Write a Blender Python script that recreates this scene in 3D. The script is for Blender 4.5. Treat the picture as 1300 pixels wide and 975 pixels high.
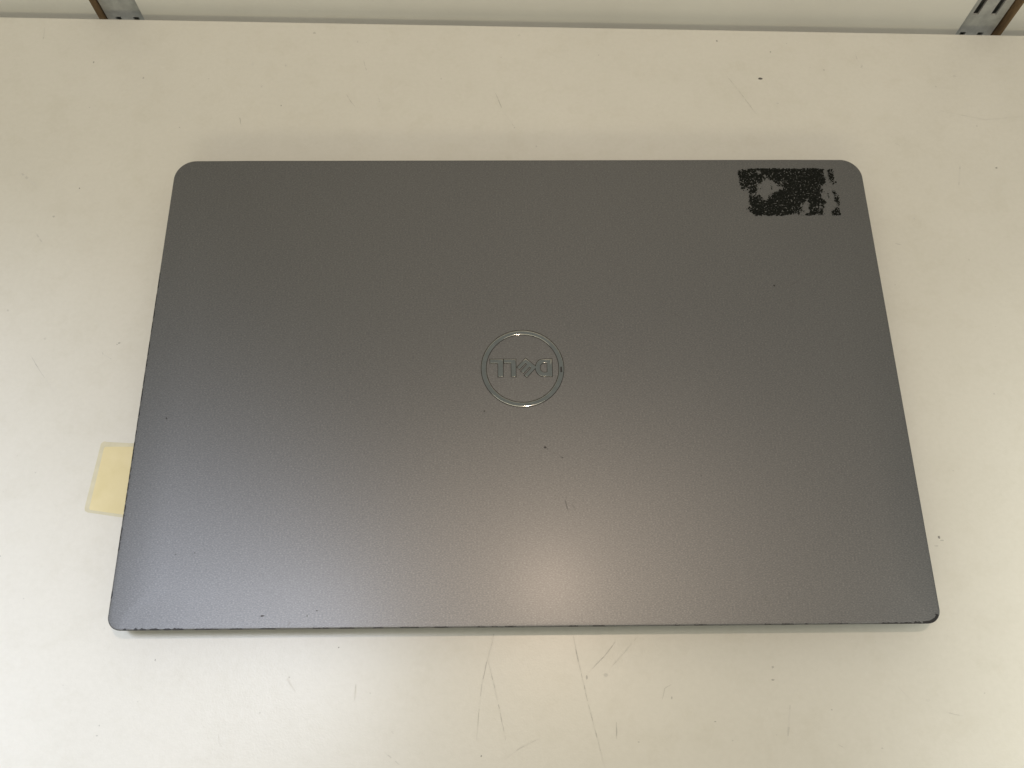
import bpy, bmesh, math, random
from mathutils import Matrix, Vector, noise

random.seed(7)
scene = bpy.context.scene
for o in list(bpy.data.objects):
    bpy.data.objects.remove(o, do_unlink=True)
C = scene.collection
MM = 0.001

# ------------------------------------------------------------------ camera
cam_data = bpy.data.cameras.new("camera")
cam = bpy.data.objects.new("camera", cam_data)
C.objects.link(cam)
cam_data.sensor_width = 36.0
cam_data.lens = 1106.0 * 36.0 / 1300.0
cam_data.clip_start = 0.01
cam_data.clip_end = 50.0
R = [[0.999858, 0.013537, 0.010035], [0.016259, -0.931399, -0.363638], [0.004424, 0.363749, -0.931486]]
cam.matrix_world = Matrix((
    (R[0][0], -R[1][0], -R[2][0], -0.006812),
    (R[0][1], -R[1][1], -R[2][1], -0.156377),
    (R[0][2], -R[1][2], -R[2][2], 0.398145),
    (0, 0, 0, 1)))
scene.camera = cam
scene.render.resolution_x, scene.render.resolution_y = 1024, 768

# ------------------------------------------------------------------ world and lamps
world = bpy.data.worlds.new("World")
scene.world = world
world.use_nodes = True
bg = world.node_tree.nodes["Background"]
bg.inputs["Color"].default_value = (0.985, 1.0, 0.885, 1)
bg.inputs["Strength"].default_value = 0.375


def aim(o, target):
    d = Vector(target) - o.location
    o.rotation_euler = d.to_track_quat('-Z', 'Y').to_euler()


def lamp(name, kind, loc, target, power, color, **kw):
    l = bpy.data.lights.new(name, kind)
    l.energy = power
    l.color = color
    for k, v in kw.items():
        setattr(l, k, v)
    o = bpy.data.objects.new(name, l)
    C.objects.link(o)
    o.location = loc
    aim(o, target)
    return o


# warm lamp above the shelf, its glow sits on the front half of the lid
lamp("overhead_lamp", 'AREA', (0.057, 0.002, 0.85), (0.03, 0.0, 0), 1.38, (1.0, 0.78, 0.60), shape='DISK', size=0.03)
# cool ceiling light on the left, cut off towards the wall
lamp("ceiling_light_left", 'SPOT', (-0.36, -0.08, 1.15), (-0.35, -0.24, 0), 44.0, (0.75, 0.83, 1.0),
     spot_size=math.radians(30), spot_blend=0.7, shadow_soft_size=0.13)
# ceiling light on the right
lamp("ceiling_light_right", 'SPOT', (0.75, -0.38, 1.2), (0.44, -0.16, 0), 89.0, (0.985, 1.0, 0.91),
     spot_size=math.radians(20), spot_blend=0.8, shadow_soft_size=0.12)
# low room light from the front, throws the shelf edge's shadow on the wall behind
lamp("room_light", 'AREA', (-0.3, -2.3, 1.35), (0.0, 0.2, 0.0), 10.6, (1.0, 0.895, 0.58), shape='RECTANGLE', size=2.0, size_y=0.35)

# long fill light added over the shelf front to widen the lid's pale glow
lamp("added_fill_light", 'AREA', (-0.12, -0.10, 1.55), (-0.12, -0.10, 0), 2.4, (1.0, 0.90, 0.66), shape='RECTANGLE', size=1.1, size_y=0.22)
scene.view_settings.view_transform = 'Standard'
scene.view_settings.look = 'None'
scene.view_settings.exposure = 0.0
scene.view_settings.gamma = 1.0
scene.view_settings.use_curve_mapping = False


# ------------------------------------------------------------------ helpers
def new_mat(name):
    m = bpy.data.materials.new(name)
    m.use_nodes = True
    nt = m.node_tree
    return m, nt, nt.nodes["Principled BSDF"]


def simple(name, col, rough=0.5, metal=0.0, spec=0.5):
    m, nt, p = new_mat(name)
    p.inputs["Base Color"].default_value = (*col, 1)
    p.inputs["Roughness"].default_value = rough
    p.inputs["Metallic"].default_value = metal
    p.inputs["Specular IOR Level"].default_value = spec
    return m


def noise_node(nt, scale, detail=2.0, rough=0.5, stretch=(1, 1, 1)):
    tc = nt.nodes.new("ShaderNodeTexCoord")
    mp = nt.nodes.new("ShaderNodeMapping")
    mp.inputs["Scale"].default_value = stretch
    n = nt.nodes.new("ShaderNodeTexNoise")
    n.inputs["Scale"].default_value = scale
    n.inputs["Detail"].default_value = detail
    n.inputs["Roughness"].default_value = rough
    nt.links.new(tc.outputs["Object"], mp.inputs["Vector"])
    nt.links.new(mp.outputs["Vector"], n.inputs["Vector"])
    return n.outputs["Fac"]


def ramp(nt, fac, stops):
    r = nt.nodes.new("ShaderNodeValToRGB")
    el = r.color_ramp.elements
    while len(el) < len(stops):
        el.new(0.5)
    for e, (p, c) in zip(el, stops):
        e.position = p
        e.color = (*c, 1) if len(c) == 3 else c
    nt.links.new(fac, r.inputs["Fac"])
    return r.outputs["Color"]


def mix(nt, mode, fac, a, b):
    n = nt.nodes.new("ShaderNodeMix")
    n.data_type = 'RGBA'
    n.blend_type = mode
    for sock, v in ((n.inputs[0], fac), (n.inputs[6], a), (n.inputs[7], b)):
        if hasattr(v, "is_output"):
            nt.links.new(v, sock)
        elif isinstance(v, (int, float)):
            sock.default_value = v
        else:
            sock.default_value = (*v, 1)
    return n.outputs[2]


def bump(nt, height, strength, dist, normal=None):
    b = nt.nodes.new("ShaderNodeBump")
    b.inputs["Strength"].default_value = strength
    b.inputs["Distance"].default_value = dist
    nt.links.new(height, b.inputs["Height"])
    if normal is not None:
        nt.links.new(normal, b.inputs["Normal"])
    return b.outputs["Normal"]


def mesh_obj(name, verts, faces, mat, parent=None, smooth=False, scale=MM):
    me = bpy.data.meshes.new(name)
    me.from_pydata([tuple(c * scale for c in v) for v in verts], [], faces)
    me.update()
    if smooth:
        for p in me.polygons:
            p.use_smooth = True
    o = bpy.data.objects.new(name, me)
    C.objects.link(o)
    if mat is not None:
        for m in (mat if isinstance(mat, (list, tuple)) else [mat]):
            me.materials.append(m)
    if parent:
        o.parent = parent
    return o


def tag(o, label=None, cat=None, group=None, kind=None):
    for k, v in (("label", label), ("category", cat), ("group", group), ("kind", kind)):
        if v:
            o[k] = v
    return o


def bevel(o, width, seg=2, angle=30):
    m = o.modifiers.new("bevel", 'BEVEL')
    m.width = width
    m.segments = seg
    m.limit_method = 'ANGLE'
    m.angle_limit = math.radians(angle)
    return o


def box(name, x0, x1, y0, y1, z0, z1, mat, parent=None, bev=0):
    v = [(x, y, z) for z in (z0, z1) for y in (y0, y1) for x in (x0, x1)]
    f = [(0, 2, 3, 1), (4, 5, 7, 6), (0, 1, 5, 4), (2, 6, 7, 3), (0, 4, 6, 2), (1, 3, 7, 5)]
    o = mesh_obj(name, v, f, mat, parent)
    if bev:
        bevel(o, bev * MM)
    return o


def prism(name, poly, z0, z1, mat, parent=None, bev=0, holes=()):
    """extrude a polygon (mm); holes as further loops, filled with triangles"""
    bm = bmesh.new()
    loops = []
    for pl in [poly, *holes]:
        vs = [bm.verts.new((x * MM, y * MM, z1 * MM)) for x, y in pl]
        es = [bm.edges.new((vs[i], vs[(i + 1) % len(vs)])) for i in range(len(vs))]
        loops.append((vs, es))
    if holes:
        bmesh.ops.triangle_fill(bm, edges=[e for _, es in loops for e in es], use_beauty=True)
    else:
        bm.faces.new(loops[0][0])
    for f in bm.faces:
        if f.normal.z < 0:
            f.normal_flip()
    bmesh.ops.recalc_face_normals(bm, faces=bm.faces)
    for f in bm.faces:
        f.normal_update()
        if f.normal.z < 0:
            f.normal_flip()
    top = list(bm.faces)
    for vs, es in loops:
        low = [bm.verts.new((v.co.x, v.co.y, z0 * MM)) for v in vs]
        n = len(vs)
        for i in range(n):
            bm.faces.new((vs[i], low[i], low[(i + 1) % n], vs[(i + 1) % n]))
    bmesh.ops.recalc_face_normals(bm, faces=bm.faces)
    me = bpy.data.meshes.new(name)
    bm.to_mesh(me)
    bm.free()
    # outward orientation check by the top face
    o = bpy.data.objects.new(name, me)
    C.objects.link(o)
    if any(p.normal.z < -0.9 for p in me.polygons):
        me.flip_normals()
    me.materials.append(mat)
    if parent:
        o.parent = parent
    if bev:
        bevel(o, bev * MM, 2)
    return o


def blob(cx, cy, rx, ry, n=9, wob=0.3):
    ph = random.random() * 6.28
    return [(cx + rx * (1 + random.uniform(-wob, wob)) * math.cos(ph + 6.283 * i / n),
             cy + ry * (1 + random.uniform(-wob, wob)) * math.sin(ph + 6.283 * i / n)) for i in range(n)]


def stroke(pts, w):
    """thin tapered ribbon along a polyline -> polygon (mm)"""
    fine = []
    for (x0, y0), (x1, y1) in zip(pts, pts[1:]):
        k = max(2, int(math.hypot(x1 - x0, y1 - y0) / 1.6))
        fine += [(x0 + (x1 - x0) * i / k, y0 + (y1 - y0) * i / k) for i in range(k)]
    fine.append(pts[-1])
    L, Rr = [], []
    n = len(fine)
    for i, (x, y) in enumerate(fine):
        a = fine[max(0, i - 1)]
        b = fine[min(n - 1, i + 1)]
        dx, dy = b[0] - a[0], b[1] - a[1]
        l = math.hypot(dx, dy) or 1
        t = i / (n - 1)
        ww = w / 2 * (0.35 + 0.65 * min(1, 4 * t, 4 * (1 - t))) * random.uniform(0.6, 1.25)
        jx = random.uniform(-.08, .08)
        L.append((x - dy / l * ww + jx, y + dx / l * ww))
        Rr.append((x + dy / l * ww + jx, y - dx / l * ww))
    return L + Rr[::-1]


def marks(name, polys, z, mats, parent):
    """flat marks (dirt, scratches): list of (polygon mm, material index)"""
    V, F, MI = [], [], []
    for k, (pl, mi) in enumerate(polys):
        b = len(V)
        n = len(pl)
        zz = z + 0.0004 * k                      # no two marks share a plane
        V += [(x, y, zz) for x, y in pl]
        if len(pl) > 14 or mi >= 100:      # ribbons: quads between the two sides
            mi %= 100
            h = n // 2
            for i in range(h - 1):
                if random.random() < 0.06:
                    continue
                F.append((b + i, b + n - 1 - i, b + n - 2 - i, b + i + 1))
                MI.append(max(0, min(7, mi + random.choice((-1, 0, 0, 1)))))
        else:
            F.append(tuple(range(b, b + n)))
            MI.append(mi)
    o = mesh_obj(name, V, F, mats, parent)
    for p, mi in zip(o.data.polygons, MI):
        p.material_index = mi
    bm = bmesh.new()
    bm.from_mesh(o.data)
    for f in bm.faces:
        f.normal_update()
        if f.normal.z < 0:
            f.normal_flip()
    bm.to_mesh(o.data)
    bm.free()
    return o


def mark_mats(prefix, base, dark, n=8, rough=0.5):
    out = []
    for i in range(n):
        t = (i + 0.5) / n
        out.append(simple(f"{prefix}_{i}", tuple(b * (1 - t) + d * t for b, d in zip(base, dark)), rough))
    return out


# ------------------------------------------------------------------ materials
# white laminate of the shelf
m_shelf, nt, p = new_mat("shelf_laminate")
n1 = noise_node(nt, 9.0, 4, 0.6)
n2 = noise_node(nt, 420.0, 3, 0.6)
n3 = noise_node(nt, 60.0, 4, 0.7)
col = ramp(nt, n1, [(0.3, (0.72, 0.705, 0.665)), (0.7, (0.76, 0.745, 0.71))])
col = mix(nt, 'MULTIPLY', 1.0, col, ramp(nt, n2, [(0.25, (0.955, 0.955, 0.95)), (0.75, (1, 1, 1))]))
col = mix(nt, 'MULTIPLY', 1.0, col, ramp(nt, n3, [(0.30, (0.965, 0.962, 0.95)), (0.50, (1, 1, 1))]))
nt.links.new(col, p.inputs["Base Color"])
p.inputs["Roughness"].default_value = 0.305
p.inputs["Specular IOR Level"].default_value = 0.5
nrm = bump(nt, noise_node(nt, 1100.0, 2, 0.6), 0.22, 0.00012)
nrm = bump(nt, noise_node(nt, 120.0, 3, 0.6), 0.10, 0.0004, nrm)
nt.links.new(nrm, p.inputs["Normal"])

# painted wall panel with raw brown fibreboard core on its edges
m_panel, nt, p = new_mat("wall_panel_paint")
col = ramp(nt, noise_node(nt, 14.0, 4, 0.6), [(0.3, (0.76, 0.745, 0.71)), (0.7, (0.81, 0.80, 0.765))])
nt.links.new(col, p.inputs["Base Color"])
p.inputs["Roughness"].default_value = 0.5
nt.links.new(bump(nt, noise_node(nt, 300.0, 3), 0.15, 0.0004), p.inputs["Normal"])

m_core, nt, p = new_mat("brown_fibreboard_core")
col = ramp(nt, noise_node(nt, 90.0, 5, 0.7, (1, 1, 0.25)), [(0.30, (0.13, 0.08, 0.04)), (0.52, (0.27, 0.18, 0.095)), (0.75, (0.40, 0.29, 0.17))])
nt.links.new(col, p.inputs["Base Color"])
p.inputs["Roughness"].default_value = 0.85

m_zinc, nt, p = new_mat("galvanised_steel")
col = ramp(nt, noise_node(nt, 160.0, 4, 0.65), [(0.3, (0.42, 0.43, 0.43)), (0.7, (0.60, 0.61, 0.60))])
nt.links.new(col, p.inputs["Base Color"])
p.inputs["Metallic"].default_value = 0.08
p.inputs["Roughness"].default_value = 0.5

m_dark = simple("wall_backing", (0.34, 0.33, 0.30), 0.8)

# satin grey anodised lid
m_lid, nt, p = new_mat("satin_grey_metal")
fine = noise_node(nt, 3000.0, 1.5, 0.5, (0.4, 1, 0))
streak = noise_node(nt, 1500.0, 2, 0.6, (0.16, 1, 0))
big = noise_node(nt, 10.0, 3, 0.5)
col = ramp(nt, fine, [(0.30, (0.142, 0.143, 0.149)), (0.52, (0.165, 0.166, 0.173)), (0.72, (0.222, 0.223, 0.231))])
col = mix(nt, 'MULTIPLY', 1.0, col, ramp(nt, streak, [(0.3, (0.95, 0.95, 0.95)), (0.7, (1.04, 1.04, 1.04))]))
col = mix(nt, 'MULTIPLY', 1.0, col, ramp(nt, big, [(0.3, (0.98, 0.98, 0.983)), (0.7, (1.02, 1.02, 1.015))]))
nt.links.new(col, p.inputs["Base Color"])
p.inputs["Metallic"].default_value = 0.82
p.inputs["Roughness"].default_value = 0.45
p.inputs["Anisotropic"].default_value = 0.3
p.inputs["Coat Weight"].default_value = 0.17
p.inputs["Coat Roughness"].default_value = 0.23
tg = nt.nodes.new("ShaderNodeVectorTransform")          # grain of the metal runs along the lid's width
tg.vector_type = 'VECTOR'
tg.convert_from, tg.convert_to = 'OBJECT', 'WORLD'
tg.inputs[0].default_value = (1, 0, 0)
nt.links.new(tg.outputs[0], p.inputs["Tangent"])
nrm = bump(nt, fine, 0.07, 0.00008)
nt.links.new(nrm, p.inputs["Normal"])

m_edge = simple("lid_edge_black", (0.012, 0.011, 0.014), 0.5)
m_base, nt, p = new_mat("dark_grey_base")
nt.links.new(ramp(nt, noise_node(nt, 600.0, 2), [(0.3, (0.020, 0.020, 0.022)), (0.7, (0.035, 0.035, 0.037))]), p.inputs["Base Color"])
p.inputs["Roughness"].default_value = 0.6
m_rubber = simple("black_rubber", (0.015, 0.015, 0.015), 0.85)

m_logo, nt, p = new_mat("polished_logo_metal")
nt.links.new(ramp(nt, noise_node(nt, 300.0, 2), [(0.3, (0.29, 0.293, 0.285)), (0.7, (0.33, 0.333, 0.325))]), p.inputs["Base Color"])
p.inputs["Metallic"].default_value = 1.0
p.inputs["Roughness"].default_value = 0.085
m_groove = simple("logo_groove", (0.024, 0.022, 0.020), 0.6, 0, 0.3)

m_residue, nt, p = new_mat("black_sticker_residue")
nt.links.new(ramp(nt, noise_node(nt, 900.0, 4, 0.7), [(0.38, (0.004, 0.005, 0.004)), (0.56, (0.009, 0.010, 0.009)), (0.70, (0.05, 0.051, 0.047))]), p.inputs["Base Color"])
p.inputs["Roughness"].default_value = 0.8
p.inputs["Specular IOR Level"].default_value = 0.12
nt.links.new(bump(nt, noise_node(nt, 1200.0, 3), 0.6, 0.0002), p.inputs["Normal"])

m_note, nt, p = new_mat("yellow_paper")
nt.links.new(ramp(nt, noise_node(nt, 110.0, 4), [(0.3, (0.72, 0.63, 0.37)), (0.7, (0.77, 0.68, 0.43))]), p.inputs["Base Color"])
p.inputs["Roughness"].default_value = 0.7
m_tape, nt, p = new_mat("old_clear_tape")
nt.links.new(ramp(nt, noise_node(nt, 140.0, 4), [(0.3, (0.60, 0.56, 0.42)), (0.7, (0.69, 0.65, 0.50))]), p.inputs["Base Color"])
p.inputs["Roughness"].default_value = 0.4

SHELF_MARKS = mark_mats("shelf_mark", (0.74, 0.725, 0.69), (0.06, 0.055, 0.055))
LID_MARKS = mark_mats("lid_mark", (0.15, 0.149, 0.15), (0.012, 0.005, 0.008), 8, 0.6)

# measured wear marks, millimetres on the shelf and on the lid
SHELF_SPECKS = [(134.06, 188.45, 1.36, 0.84, 1.0), (-237.63, 107.4, 0.33, 0.39, 0.7), (-245.91, 191.76, 0.45, 0.7, 0.5), (-215.92, 181.25, 0.44, 0.69, 0.35), (-247.86, 89.6, 0.62, 0.6, 0.4), (-237.78, 19.25, 0.78, 0.65, 0.25), (-259.58, 34.52, 0.5, 0.55, 0.25), (-235.62, -88.61, 0.36, 0.35, 0.3), (-158.35, -132.49, 0.23, 0.49, 0.45), (-177.66, -159.23, 0.33, 0.31, 0.4), (-177.91, -163.26, 0.41, 0.3, 0.3), (-79.14, -126.09, 0.28, 0.3, 0.7), (-99.49, -138.82, 0.34, 0.48, 0.25), (-15.56, -169.06, 0.33, 0.38, 0.65), (29.4, -137.01, 0.34, 0.98, 0.35), (37.64, -135.92, 0.85, 0.82, 0.15), (65.93, -144.87, 0.31, 0.56, 0.3), (83.96, -154.12, 0.42, 0.24, 0.45), (50.97, -162.66, 0.5, 0.23, 0.3), (110.71, -131.63, 0.51, 0.49, 0.35), (110.21, -136.85, 0.68, 0.33, 0.5), (134.49, -148.71, 0.34, 0.31, 0.4), (176.58, -144.31, 1.02, 0.48, 0.15), (193.07, -73.34, 0.55, 0.73, 0.7), (194.28, -74.78, 0.92, 0.27, 0.4), (191.31, -77.37, 0.91, 0.36, 0.2), (258.27, 130.65, 0.65, 0.51, 0.6), (193.5, 198.78, 0.8, 1.42, 0.4), (171.34, 195.46, 0.45, 0.57, 0.4), (142.31, 171.52, 1.12, 0.95, 0.3), (141.75, 207.9, 0.46, 0.58, 0.5), (111.26, 215.29, 0.5, 0.64, 0.6), (246.02, 192.62, 1.36, 0.57, 0.3), (233.93, 185.08, 0.46, 0.55, 0.25), (207.84, 97.68, 0.53, 0.98, 0.25), (-122.64, 215.75, 0.91, 0.64, 0.6), (-97.06, 209.96, 0.46, 1.15, 0.25), (-136.13, 163.85, 0.35, 0.43, 0.6), (-148.63, 176.66, 0.55, 0.96, 0.3), (-136.52, 191.96, 0.67, 1.12, 0.35), (-155.39, 192.1, 0.9, 1.4, 0.2), (-3.75, 216.74, 0.69, 0.73, 0.4), (-5.68, 151.68, 0.44, 0.42, 0.35), (6.59, 139.35, 0.44, 0.65, 0.25), (181.39, 120.44, 0.43, 0.51, 0.15), (-190.37, 147.75, 0.35, 0.42, 0.3), (-179.03, 181.52, 0.44, 0.42, 0.2), (-47.69, 184.43, 0.45, 0.56, 0.2), (42.24, 203.35, 0.46, 0.57, 0.15), (252.46, 158.25, 0.45, 0.54, 0.2), (232.89, 72.87, 0.41, 0.47, 0.15), (232.01, -1.96, 0.49, 0.41, 0.2), (-227.91, -49.44, 0.37, 0.38, 0.2), (-220.9, -107.25, 0.35, 0.34, 0.2), (-196.16, -143.39, 0.27, 0.25, 0.2), (-110.37, -153.31, 0.34, 0.32, 0.2), (-63.99, -144.75, 0.34, 0.32, 0.15), (90.79, -161.51, 0.34, 0.31, 0.2), (154.07, -163.75, 0.5, 0.31, 0.2), (201.72, -141.07, 0.34, 0.33, 0.2)]
SHELF_LINES = [(0.6, 0.48, [(-158.78, 155.32), (-157.77, 154.27), (-157.08, 150.57)]), (0.5, 0.36, [(-157.77, 154.27), (-156.33, 153.24)]), (0.65, 0.64, [(-201.66, 16.47), (-201.03, 17.33), (-199.94, 17.78)]), (0.2, 0.48, [(-208.51, 13.36), (-207.34, 11.26), (-204.32, 9.62), (-202.62, 8.8)]), (0.3, 0.36, [(-244.5, 12.29), (-240.71, 7.28), (-236.95, 2.31), (-233.4, -1.79)]), (0.2, 0.32, [(-233.4, -1.79), (-228.77, -7.48), (-225.74, -11.12)]), (0.25, 0.36, [(-190.89, -87.92), (-189.82, -87.9), (-188.89, -87.18)]), (0.2, 0.36, [(-126.97, -161.95), (-126.22, -165.03), (-124.98, -166.85)]), (0.3, 0.36, [(-11.0, -117.43), (-11.93, -122.8), (-14.16, -131.1), (-15.98, -140.23), (-17.02, -152.04), (-17.72, -162.96)]), (0.3, 0.36, [(-13.83, -130.44), (-10.87, -140.16), (-7.93, -151.92), (-5.4, -162.79)]), (0.5, 0.4, [(23.8, -119.61), (25.09, -127.25), (27.03, -135.42)]), (0.42, 0.36, [(27.03, -135.42), (29.57, -146.65), (32.39, -157.64)]), (0.5, 0.44, [(32.39, -157.64), (34.24, -164.73)]), (0.2, 0.36, [(34.24, -164.73), (36.36, -172.93)]), (0.3, 0.36, [(43.24, -120.67), (38.21, -127.06), (30.47, -134.72)]), (0.22, 0.36, [(51.6, -120.22), (46.18, -126.29), (39.77, -132.96)]), (0.75, 0.6, [(41.69, -155.01), (41.73, -159.07), (41.49, -161.55)]), (0.3, 0.4, [(61.82, -145.57), (63.07, -141.07), (65.88, -139.42)]), (0.25, 0.4, [(182.66, -148.68), (187.21, -149.89), (191.18, -150.46)]), (0.15, 0.36, [(164.41, -139.01), (170.28, -145.35)]), (0.45, 0.64, [(195.45, 82.04), (198.64, 81.16)]), (0.18, 0.8, [(238.78, 132.82), (235.52, 119.02)]), (0.25, 0.48, [(190.9, 210.16), (191.45, 203.86), (192.74, 199.9)]), (0.28, 0.32, [(115.27, 189.71), (121.98, 178.2), (129.62, 163.66)]), (0.25, 0.36, [(150.36, 193.86), (151.6, 188.28)]), (0.3, 0.4, [(204.77, 145.6), (207.6, 144.09)]), (0.35, 0.4, [(-100.31, 172.24), (-97.22, 166.86), (-93.81, 162.61)]), (0.3, 0.4, [(-92.92, 197.46), (-89.97, 187.95)]), (0.25, 0.4, [(-83.59, 173.7), (-78.81, 161.86)]), (0.35, 0.4, [(-16.64, 175.17), (-12.43, 163.29)]), (0.22, 0.44, [(-12.43, 163.29), (-5.23, 151.16)]), (0.2, 1.2, [(-278.77, 216.24), (-277.87, 207.56)]), (0.28, 0.4, [(-56.66, -168.08), (-53.22, -170.17), (-49.75, -172.85)]), (0.18, 0.36, [(-54.95, -158.81), (-52.81, -160.96)]), (0.15, 0.36, [(-70.38, -140.99), (-70.5, -148.03)]), (0.22, 0.4, [(-100.44, -139.48), (-96.17, -144.56)]), (0.15, 0.4, [(135.52, -162.45), (140.48, -165.47)]), (0.12, 0.8, [(116.7, -147.04), (114.24, -161.19)]), (0.12, 1.2, [(-271.71, 117.2), (-259.91, 107.45)]), (0.15, 0.8, [(-255.33, 79.89), (-249.76, 72.92)]), (0.2, 0.32, [(234.26, 168.08), (257.68, 162.65), (280.34, 165.29)]), (0.2, 0.32, [(-5.93, -170.45), (0.63, -165.79), (10.6, -161.03)]), (0.15, 0.32, [(77.87, 188.88), (81.79, 195.15)])]
LID_SPECKS = [(-164.8, -23.16, 0.32, 0.38, 0.8), (-144.55, -85.27, 0.27, 0.24, 0.7), (-152.69, -85.89, 0.31, 0.21, 0.6), (-112.6, -112.27, 0.67, 0.27, 0.95), (-89.64, -110.18, 0.33, 0.25, 0.7), (-93.5, -112.44, 0.21, 0.32, 0.5), (-18.11, -20.58, 0.4, 0.29, 0.7), (-7.46, -17.15, 0.45, 0.39, 0.9), (9.7, -38.29, 0.63, 0.45, 0.8), (10.76, -39.05, 0.27, 0.22, 0.5), (17.49, -43.2, 0.33, 0.3, 0.5), (124.73, 44.08, 0.43, 0.44, 0.95), (80.15, -52.13, 0.22, 0.55, 0.4), (-47.63, -11.04, 0.26, 0.24, 0.4), (-133.18, -107.52, 0.17, 0.16, 0.2)]
LID_LINES = [(0.45, 0.4, [(-100.36, -114.66), (-101.56, -116.27)]), (0.3, 0.32, [(11.83, -39.8), (17.49, -43.2)]), (0.5, 0.4, [(17.97, -62.6), (18.6, -65.12), (19.23, -67.62)]), (0.3, 0.32, [(21.08, -64.78), (22.74, -67.65)]), (0.6, 0.4, [(103.52, -105.5), (103.09, -107.83)]), (0.45, 0.36, [(126.58, 43.2), (130.06, 42.97), (133.78, 44.69), (138.86, 47.72)]), (0.25, 0.32, [(138.86, 47.72), (144.02, 51.2)]), (0.3, 0.32, [(64.11, 28.72), (69.93, 29.53), (74.12, 29.09), (77.76, 26.54), (82.09, 23.16)]), (0.2, 0.32, [(84.0, -68.81), (85.22, -70.95)])]
FRONT_CHIPS = [(-172.92, -117.37, 4.69, 0.58), (-170.26, -117.42, 1.34, 0.79), (-165.61, -117.46, 1.68, 0.86), (-162.62, -117.49, 2.68, 0.79), (-157.65, -117.47, 4.02, 0.72), (-152.34, -117.45, 3.35, 0.58), (-147.69, -117.49, 4.69, 0.72), (-135.73, -117.46, 10.05, 0.65), (-123.1, -117.51, 5.36, 0.43), (-109.79, -117.49, 6.7, 0.47), (-89.13, -117.44, 3.35, 0.86), (-85.13, -117.44, 2.68, 0.79), (-76.46, -117.45, 6.7, 0.5), (-63.1, -117.44, 4.69, 0.5), (-49.74, -117.46, 8.04, 0.47), (-36.36, -117.47, 6.03, 0.43), (-19.62, -117.49, 3.35, 0.65), (-13.59, -117.51, 2.68, 0.65), (-6.88, -117.5, 4.69, 0.72), (19.97, -117.57, 4.02, 0.58), (30.72, -117.56, 5.36, 0.43), (64.38, -117.42, 2.01, 0.79), (72.81, -117.43, 2.68, 0.86), (75.17, -117.45, 4.02, 0.5), (103.18, -117.5, 2.68, 0.86), (111.63, -117.5, 5.36, 0.5), (119.74, -117.51, 1.68, 0.65), (131.94, -117.41, 5.36, 0.72), (136.01, -117.32, 3.02, 1.44), (155.67, -117.35, 7.37, 0.5), (162.45, -117.35, 5.36, 0.58), (167.56, -117.26, 3.35, 0.94)]
CORNER_CHIP = [[(169.84, -117.77), (170.01, -116.82), (171.73, -116.71), (173.12, -116.52), (174.23, -116.01), (175.57, -115.2), (176.26, -114.22), (175.82, -114.05), (176.16, -113.66), (177.18, -113.86), (177.52, -114.39), (176.67, -115.7), (175.44, -116.84), (173.6, -117.64)]]
LEFT_CHIPS = [(-179.17, 52.96), (-179.13, 41.29), (-178.86, 33.64), (-178.96, 26.09), (-179.1, 16.16), (-178.92, 6.81), (-178.97, -0.01), (-179.07, -7.93), (-179.04, -16.91), (-178.98, -22.69), (-179.06, -28.41), (-178.96, -34.08), (-178.67, -45.97), (-178.59, -48.91), (-178.83, -53.28), (-178.85, -57.98), (-178.58, -63.35), (-178.54, -67.61), (-178.5, -73.24), (-178.71, -101.19), (-178.64, -107.14)]

# ------------------------------------------------------------------ shelf
SHELF_BACK = 223.67
shelf = box("shelf", -700, 700, -420, SHELF_BACK, -18, 0, m_shelf, bev=0.8)
tag(shelf, "worn off-white laminate shelf board under the closed laptop", kind="structure")
polys = []
for x, y, rx, ry, d in SHELF_SPECKS:
    if rx * ry > 0.45 and d < 0.9:                       # larger smudge: faint halo and a few darker grains
        polys.append((blob(x, y, rx * 1.1, ry * 1.1, 13, 0.25), min(7, int(d * 0.30 * 8))))
        for k in range(4):
            polys.append((blob(x + random.gauss(0, rx * .4), y + random.gauss(0, ry * .4), rx * .35, ry * .35, 7), min(7, int(d * 0.6 * 8))))
    else:
        polys.append((blob(x, y, rx, ry, 9), min(7, int(d * 0.92 * 8))))
for d, w, pts in SHELF_LINES:
    polys.append((stroke(pts, w), 100 + min(7, int(d * 0.46 * 8))))
for k in range(150):                                     # faint dust and pits between the larger marks
    x, y = random.uniform(-330, 330), random.uniform(-190, 218)
    r = random.uniform(0.12, 0.3)
    polys.append((blob(x, y, r, r * random.uniform(.6, 1.4), 7), random.choice((0, 0, 1, 1, 2))))
tag(marks("scuff_marks", polys, 0.03, SHELF_MARKS, shelf), kind="stuff")

# ------------------------------------------------------------------ wall: three panels with slotted uprights set in the gaps
PF = SHELF_BACK + 8.0            # panel faces
wall = box("wall", -900, 900, PF + 24, PF + 40, -420, 420, m_dark)
tag(wall, "cream painted panelled wall behind the shelf", kind="structure")


def wall_panel(x0, x1):
    o = box("wall_panel", x0, x1, PF, PF + 18, -415, 415, [m_panel, m_core], wall)
    for p in o.data.polygons:
        if abs(p.normal.x) > 0.9 or abs(p.normal.z) > 0.9:
            p.material_index = 1
    return o


G = [(-253.8, -226.9), (257.3, 284.5)]
wall_panel(-890, G[0][0])
wall_panel(G[0][1], G[1][0])
wall_panel(G[1][1], 890)


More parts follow.
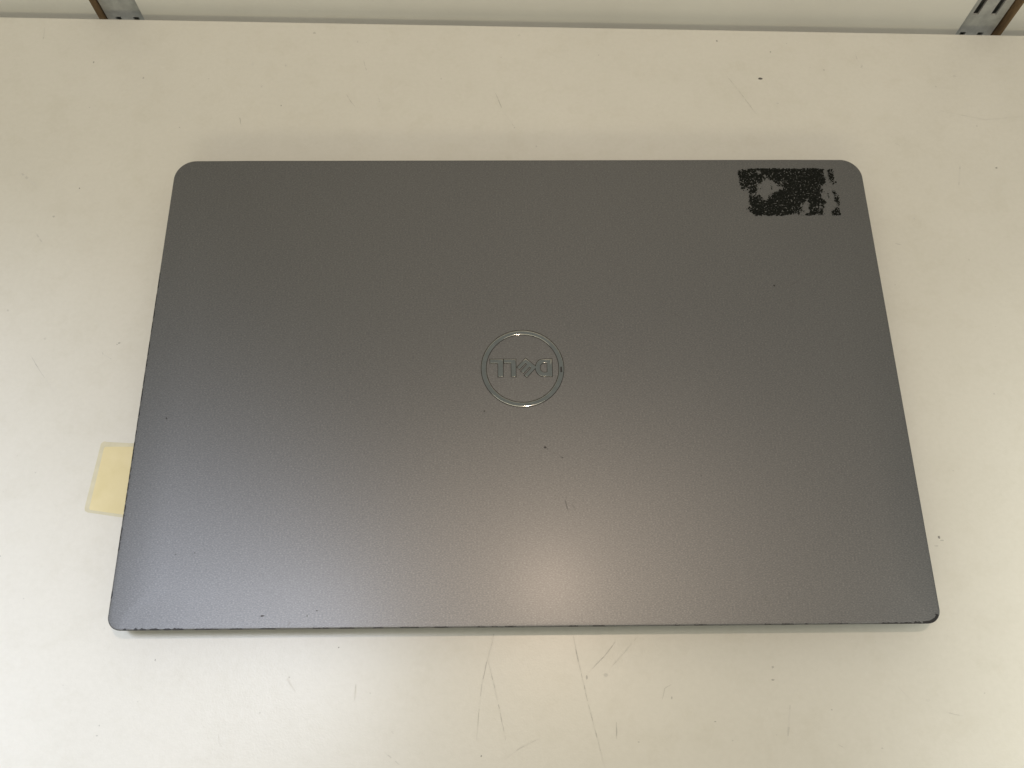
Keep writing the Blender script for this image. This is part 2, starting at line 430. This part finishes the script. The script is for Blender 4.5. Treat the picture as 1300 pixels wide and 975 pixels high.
def upright(x0, x1, label):
    """twin-slotted steel channel: face plate with real slots, two side flanges and a dark back"""
    yf = PF + 6.0
    e = bpy.data.objects.new("slotted_upright", None)
    C.objects.link(e)
    cx = (x0 + x1) / 2
    e.location = (cx * MM, yf * MM, -0.41)
    tag(e, label, "shelf upright", "slotted wall uprights")
    hw = (x1 - x0) / 2
    sx = 5.35                                            # slot centre offset
    sw = 1.7                                             # half slot width
    cuts = [-hw, -sx - sw, -sx + sw, sx - sw, sx + sw, hw]
    pitch, gap, zref = 32.0, 13.7, 0.7                   # slot starts at zref + k*pitch
    z0, z1 = 0.0, 820.0
    lv, k = [], -13
    off = 410.0
    bands = []                                           # (z_low, z_high, slotted)
    z = z0
    while True:
        s = off + zref + k * pitch
        t = s + pitch - gap
        k += 1
        if s <= z0:
            continue
        if t >= z1:
            break
        bands.append((z, s, False))
        bands.append((s, t, True))
        z = t
    bands.append((z, z1, False))
    bm = bmesh.new()
    cache = {}

    def V(x, z):
        key = (round(x, 3), round(z, 3))
        if key not in cache:
            cache[key] = bm.verts.new((x * MM, 0, z * MM))
        return cache[key]
    for zl, zh, slotted in bands:
        for i in range(5):
            if slotted and i in (1, 3):
                continue
            a, b = cuts[i], cuts[i + 1]
            bm.faces.new((V(a, zl), V(b, zl), V(b, zh), V(a, zh)))
    me = bpy.data.meshes.new("face_plate")
    bm.to_mesh(me)
    bm.free()
    me.materials.append(m_zinc)
    o = bpy.data.objects.new("face_plate", me)
    C.objects.link(o)
    o.parent = e
    s = o.modifiers.new("thick", 'SOLIDIFY')
    s.thickness = 1.4 * MM
    s.offset = -1
    for sgn in (-1, 1):
        xa = sgn * hw
        xb = sgn * (hw - 1.4)
        box("side_flange", min(xa, xb), max(xa, xb), 1.45, 12, z0, z1, m_zinc, e)
    return e


upright(-252.4, -228.2, "galvanised slotted upright in the wall gap, behind the shelf's left end")
upright(258.8, 282.7, "galvanised slotted upright in the wall gap showing two long slots, right end of shelf")

# ------------------------------------------------------------------ yellow paper label under clear tape, half under the laptop
note = prism("yellow_label", [(-199.1, -34.0), (-199.9, -34.8), (-201.7, -65.9), (-201.3, -67.3), (-199.8, -68.0), (-184.2, -70.0),
                              (-160, -72.8), (-159, -35.2), (-186, -34.3), (-197.4, -33.9), (-198.4, -33.6)], 0.02, 0.13, m_tape)
tag(note, "yellow paper label under clear tape on the shelf, sticking out left of the laptop", "label")
prism("paper", [(-197.5, -36.3), (-198.0, -37.0), (-199.5, -65.9), (-199.0, -66.8), (-184.6, -68.6), (-162, -71.2), (-161, -36.4), (-185.4, -36.1)],
      0.10, 0.20, m_note, note)

# ------------------------------------------------------------------ laptop
W, D = 357.0, 235.48
ZF, ZR = 15.2, 17.5
laptop = bpy.data.objects.new("laptop", None)
C.objects.link(laptop)
laptop.rotation_euler = (0, 0, 0.02311)
tag(laptop, "closed grey metal laptop, lid up, with worn black sticker residue near one corner", "laptop")


def outline(inset, rf=6.0, rr=10.5, n=14):
    """rounded rectangle, smaller radii in front; constant point count"""
    hx, hy = W / 2 - inset, D / 2 - inset
    pts = []
    for cx, cy, a0, r in ((hx, -hy, -90, rf), (hx, hy, 0, rr), (-hx, hy, 90, rr), (-hx, -hy, 180, rf)):
        r = max(r - inset, 0.4)
        ox = cx - math.copysign(r, cx)
        oy = cy - math.copysign(r, cy)
        for i in range(n + 1):
            a = math.radians(a0 + 90 * i / n)
            pts.append((ox + r * math.cos(a), oy + r * math.sin(a)))
    # extra points along the straight sides keep the skin even
    out = []
    m = len(pts)
    for i in range(m):
        a, b = pts[i], pts[(i + 1) % m]
        out.append(a)
        if (i + 1) % (n + 1) == 0:
            for k in range(1, 12):
                out.append((a[0] + (b[0] - a[0]) * k / 12, a[1] + (b[1] - a[1]) * k / 12))
    return out


def crown(x):
    d = W / 2 - abs(x)
    return -0.80 * max(0.0, 1 - d / 20.0) ** 2


def skin(name, rings, mats, parent, cap_low=True, smooth=True, midx=None):
    """rings: list of (inset, z, use_crown) from bottom to top"""
    V, F, MI = [], [], []
    n = None
    for ins, z, cr in rings:
        ol = outline(ins)
        n = len(ol)
        V += [(x, y, z + (crown(x) if cr else 0)) for x, y in ol]
    for r in range(len(rings) - 1):
        for i in range(n):
            j = (i + 1) % n
            F.append((r * n + i, r * n + j, (r + 1) * n + j, (r + 1) * n + i))
            MI.append(midx[r] if midx else 0)
    F.append(tuple(range((len(rings) - 1) * n, len(rings) * n)))
    MI.append(midx[-1] if midx else 0)
    if cap_low:
        F.append(tuple(reversed(range(n))))
        MI.append(midx[0] if midx else 0)
    o = mesh_obj(name, V, F, mats, parent, smooth)
    for p, m in zip(o.data.polygons, MI):
        p.material_index = m
    return o


wedge = math.asin((ZR - ZF) / D)
lid = skin("lid", [(3.0, -5.0, 1), (0.5, -4.9, 1), (0.30, -4.6, 1), (0.30, -1.25, 1), (0.06, -1.2, 1), (0.0, -1.1, 1), (0.0, -0.42, 1), (0.05, -0.22, 1), (0.16, -0.09, 1),
                   (0.34, -0.02, 1), (0.6, 0, 1), (2, 0, 1), (4, 0, 1), (7, 0, 1), (10, 0, 1), (13, 0, 1), (16, 0, 1), (20.5, 0, 0)],
           [m_lid, m_edge], laptop, midx=[1, 1, 1, 1, 1, 1, 1] + [0] * 11)
lid.location = (0, 0, (ZF + ZR) / 2 * MM)
lid.rotation_euler = (wedge, 0, 0)

# base: tapered underside, screwed bottom cover lifted on two rubber bars
base = skin("base", [(16, -11.2, 0), (9, -10.6, 0), (3.5, -8.8, 0), (1.0, -6.6, 0), (0.6, -5.3, 0), (2.0, -5.2, 0)], [m_base], laptop, smooth=False)
base.location = lid.location
base.rotation_euler = (wedge, 0, 0)
for v in base.data.vertices:                             # underside level with the shelf, thicker at the hinge
    if v.co.z < -0.0105:
        v.co.z = 0.0012 - 0.01635 - v.co.y * math.tan(wedge)
for y0, y1 in ((-100, -92), (84, 96)):
    foot = box("rubber_foot", -140, 140, y0, y1, 0.02, 3.0, m_rubber, laptop, bev=0.6)
hinge = box("hinge_cover", -120, 120, D / 2 - 6, D / 2 - 0.8, 6.0, 10.6, m_base, laptop, bev=1.5)

# logo: ring and four letters, polished, each lying in a dark groove
LC = (-0.08, 0.9)
ZT = 0.0


def circ(r, n=96):
    return [(LC[0] + r * math.cos(6.28318 * i / n), LC[1] + r * math.sin(6.28318 * i / n)) for i in range(n)]


prism("logo_groove", circ(19.80), 0.01, 0.03, m_groove, lid, holes=[circ(17.02)])
prof = [(17.30, 0.0), (17.32, 0.10), (17.40, 0.150), (17.55, 0.190), (17.75, 0.212), (18.0, 0.22), (18.8, 0.22), (19.07, 0.212), (19.27, 0.190), (19.42, 0.150), (19.50, 0.10), (19.52, 0.0)]
NR = 120
RVt, RFc = [], []
for i in range(NR):
    a = 2 * math.pi * i / NR
    RVt += [(LC[0] + r * math.cos(a), LC[1] + r * math.sin(a), zz) for r, zz in prof]
for i in range(NR):
    j = (i + 1) % NR
    for k in range(len(prof) - 1):
        n = len(prof)
        RFc.append((i * n + k, i * n + k + 1, j * n + k + 1, j * n + k))
ring = mesh_obj("logo_ring", RVt, RFc, m_logo, lid, smooth=True)


def arc(cx, cy, rx, ry, a0, a1, n=12):
    return [(cx + rx * math.cos(math.radians(a0 + (a1 - a0) * i / n)), cy + ry * math.sin(math.radians(a0 + (a1 - a0) * i / n))) for i in range(n + 1)]


def grow(poly, d):
    """offset a simple polygon outwards by d"""
    n = len(poly)
    A = sum(poly[i][0] * poly[(i + 1) % n][1] - poly[(i + 1) % n][0] * poly[i][1] for i in range(n))
    s = 1 if A > 0 else -1
    out = []
    for i in range(n):
        p0, p1, p2 = poly[i - 1], poly[i], poly[(i + 1) % n]
        a = Vector((p1[0] - p0[0], p1[1] - p0[1])).normalized()
        b = Vector((p2[0] - p1[0], p2[1] - p1[1])).normalized()
        na, nb = Vector((a.y, -a.x)) * s, Vector((b.y, -b.x)) * s
        m = na + nb
        m = m / max(0.3, m.dot(na)) if m.length > 1e-6 else na
        out.append((p1[0] + m.x * d, p1[1] + m.y * d))
    return out


T5, B5 = 5.45, -3.5
L_a = [(-15.5, T5), (-9.28, T5), (-9.28, B5), (-11.72, B5), (-11.72, 3.4), (-15.5, 3.4)]
L_b = [(-9.0, T5), (-3.25, T5), (-3.25, B5), (-5.45, B5), (-5.45, 3.45), (-9.0, 3.45)]
D_o = [(13.95, T5), (13.95, -3.42)] + arc(9.75, 1.0, 3.75, 4.42, 270, 90, 18)
D_i = [(11.6, 3.4), (11.6, -1.35)] + arc(10.0, 1.02, 1.8, 2.37, 270, 90, 14)
u = Vector((4.84, -4.55)).normalized()                   # along the spine of the slanted E
v = Vector((-4.70, -4.60)).normalized()                  # along its bars
u = Vector((0.75, -0.66))
v = Vector((-0.66, -0.75))
E0 = Vector((1.35, 5.95))
SL, BL, bt, st = 6.9, 6.5, 1.62, 1.9
gp = (SL - 3 * bt) / 2


def ept(a, b):
    q = E0 + u * a + v * b
    return (q.x, q.y)


E_p = [ept(0, 0), ept(SL, 0), ept(SL, BL + .5), ept(SL - bt, BL + .5), ept(SL - bt, st), ept(bt + gp + bt, st), ept(bt + gp + bt, BL),
       ept(bt + gp, BL), ept(bt + gp, st), ept(bt, st), ept(bt, BL - 0.3), ept(0, BL - 0.3)]


def letter(poly, holes=()):
    g = 0.24
    prism("letter_groove", grow(poly, g), 0.01, 0.035, m_groove, lid, holes=[grow(h, -g) for h in holes])
    o = prism("logo_letter", poly, 0.0, 0.20, m_logo, lid, holes=holes)
    b = bevel(o, 0.17 * MM, 5).modifiers[0]
    b.harden_normals = False
    for p in o.data.polygons:
        p.use_smooth = True
    return o


letter(D_o, [D_i])
letter(E_p)
letter(L_b)
letter(L_a)

# ragged remains of a black sticker
MASK = ["-+++#+#+###################+.++.", "######-+#########+#########+.++.", "########-+#################+.+#.",
        "+#######+-+###++##########+#.-+.", "-+##-++-..--+-+#####+#######.---", "-+#+--.-..-.--+######+###++--.-.",
        "-+++#+--..-..-+##########+-.-...", "...+++.....-+#############+-.-+.", "...+-+-..-+##########+####-.+.++",
        "...+##+-.+###########+###+-.-.++", "...###+#+############-#####+..++", "...+############+##+-.+#+-+....+",
        "..-#############-+-+..#+--+...++", "...+##############+--.+###+..+##", "..-.+##+#######+-.+--##+-+-..+##"]
VAL = {'#': 1.0, '+': 0.72, '-': 0.47, '.': 0.0}
RX0, RX1, RY0, RY1 = 113.4, 165.2, 112.45, 83.6
NX, NY = 230, 128


def mval(fx, fy):
    def g(i, j):
        if 0 <= j < 15 and 0 <= i < 32:
            return VAL[MASK[j][i]]
        return 0.0
    x, y = fx * 32 - 0.5, fy * 15 - 0.5
    i, j = math.floor(x), math.floor(y)
    a, b = x - i, y - j
    return (g(i, j) * (1 - a) + g(i + 1, j) * a) * (1 - b) + (g(i, j + 1) * (1 - a) + g(i + 1, j + 1) * a) * b


vid, RV, RF = {}, [], []


def rv(i, j):
    if (i, j) not in vid:
        vid[(i, j)] = len(RV)
        sk = -1.6 * j / NY                               # follows the slightly skewed edge of the old label
        RV.append((RX0 + (RX1 - RX0) * i / NX + sk + random.uniform(-.05, .05), RY0 + (RY1 - RY0) * j / NY + random.uniform(-.05, .05), 0.045))
    return vid[(i, j)]


for j in range(NY):
    for i in range(NX):
        fx, fy = (i + .5) / NX, (j + .5) / NY
        a = mval(fx, fy)
        if a <= 0.02:
            continue
        nz = noise.noise((fx * 40, fy * 22, 3.1)) * 0.34 + noise.noise((fx * 95, fy * 52, 9.7)) * 0.42 + noise.noise((fx * 18, fy * 10, 5.5)) * 0.2 - 0.05
        edge = 0.06 if fy < 0.02 or fy > 0.985 else 0.0
        hole = noise.noise((fx * 70, fy * 38, 21.3)) > 0.46 or noise.noise((fx * 130, fy * 72, 33.0)) > 0.60
        if a + nz - edge > 0.50 and not hole:
            RF.append((rv(i, j), rv(i, j + 1), rv(i + 1, j + 1), rv(i + 1, j)))
res = mesh_obj("sticker_residue", RV, RF, m_residue, lid)
res["label"] = "torn black sticker residue near the lid's corner"

# knocks and scratches on the lid
polys = []
for x, y, rx, ry, d in LID_SPECKS:
    polys.append((blob(x, y, rx * 1.15, ry * 1.15, 9), min(7, int(d * 8))))
for d, w, pts in LID_LINES:
    polys.append((stroke(pts, w), 100 + min(7, int(d * 4.2))))
tag(marks("scratch_marks", polys, 0.012, LID_MARKS, lid), kind="stuff")
prism("logo_chip", [(17.8, 1.4), (18.55, 1.45), (18.7, -1.3), (17.75, -1.4)], 0.2, 0.235, m_edge, lid)


def chip_poly(x, y, w, h):
    n = max(3, int(w / 0.7))
    top = [(x - w / 2 + w * i / n, y + h * (0.35 + random.random() * 0.75) * (0.3 if i in (0, n) else 1)) for i in range(n + 1)]
    return top


CV, CF = [], []
for x, y, w, h in FRONT_CHIPS:
    if x < -171.5:
        continue
    t = chip_poly(x, -117.62, w, h)
    b = len(CV)
    n = len(t)
    for (px, py) in t:
        CV += [(px, py, 0.008), (px, -117.62, -0.07), (px, -117.78, -0.45)]
    for i in range(n - 1):
        CF.append((b + 3 * i, b + 3 * i + 1, b + 3 * i + 4, b + 3 * i + 3))
        CF.append((b + 3 * i + 1, b + 3 * i + 2, b + 3 * i + 5, b + 3 * i + 4))
for q in CORNER_CHIP:
    b = len(CV)
    CV += [(x, y, 0.02 + crown(x)) for x, y in q]
    CF.append(tuple(range(b, b + len(q))))
for (x, y), (x2, y2) in zip(LEFT_CHIPS, LEFT_CHIPS[1:]):
    ln = min(abs(y2 - y) * random.uniform(.55, 1.0), 11)
    n = max(3, int(ln / 0.8))
    b = len(CV)
    for i in range(n + 1):
        yy = y - ln * i / n
        wv = (0.22 + random.random() * 0.5) * (0.4 if i in (0, n) else 1)
        zc = crown(W / 2)
        CV += [(-W / 2 + 0.14 + wv, yy, zc + 0.02 + 0.085 * (0.14 + wv)), (-W / 2 + 0.10, yy, zc - 0.04), (-W / 2 - 0.03, yy, zc - 0.45)]
    for i in range(n):
        CF.append((b + 3 * i, b + 3 * i + 1, b + 3 * i + 4, b + 3 * i + 3))
        CF.append((b + 3 * i + 1, b + 3 * i + 2, b + 3 * i + 5, b + 3 * i + 4))
tag(mesh_obj("edge_chips", CV, CF, m_edge, lid), kind="stuff")
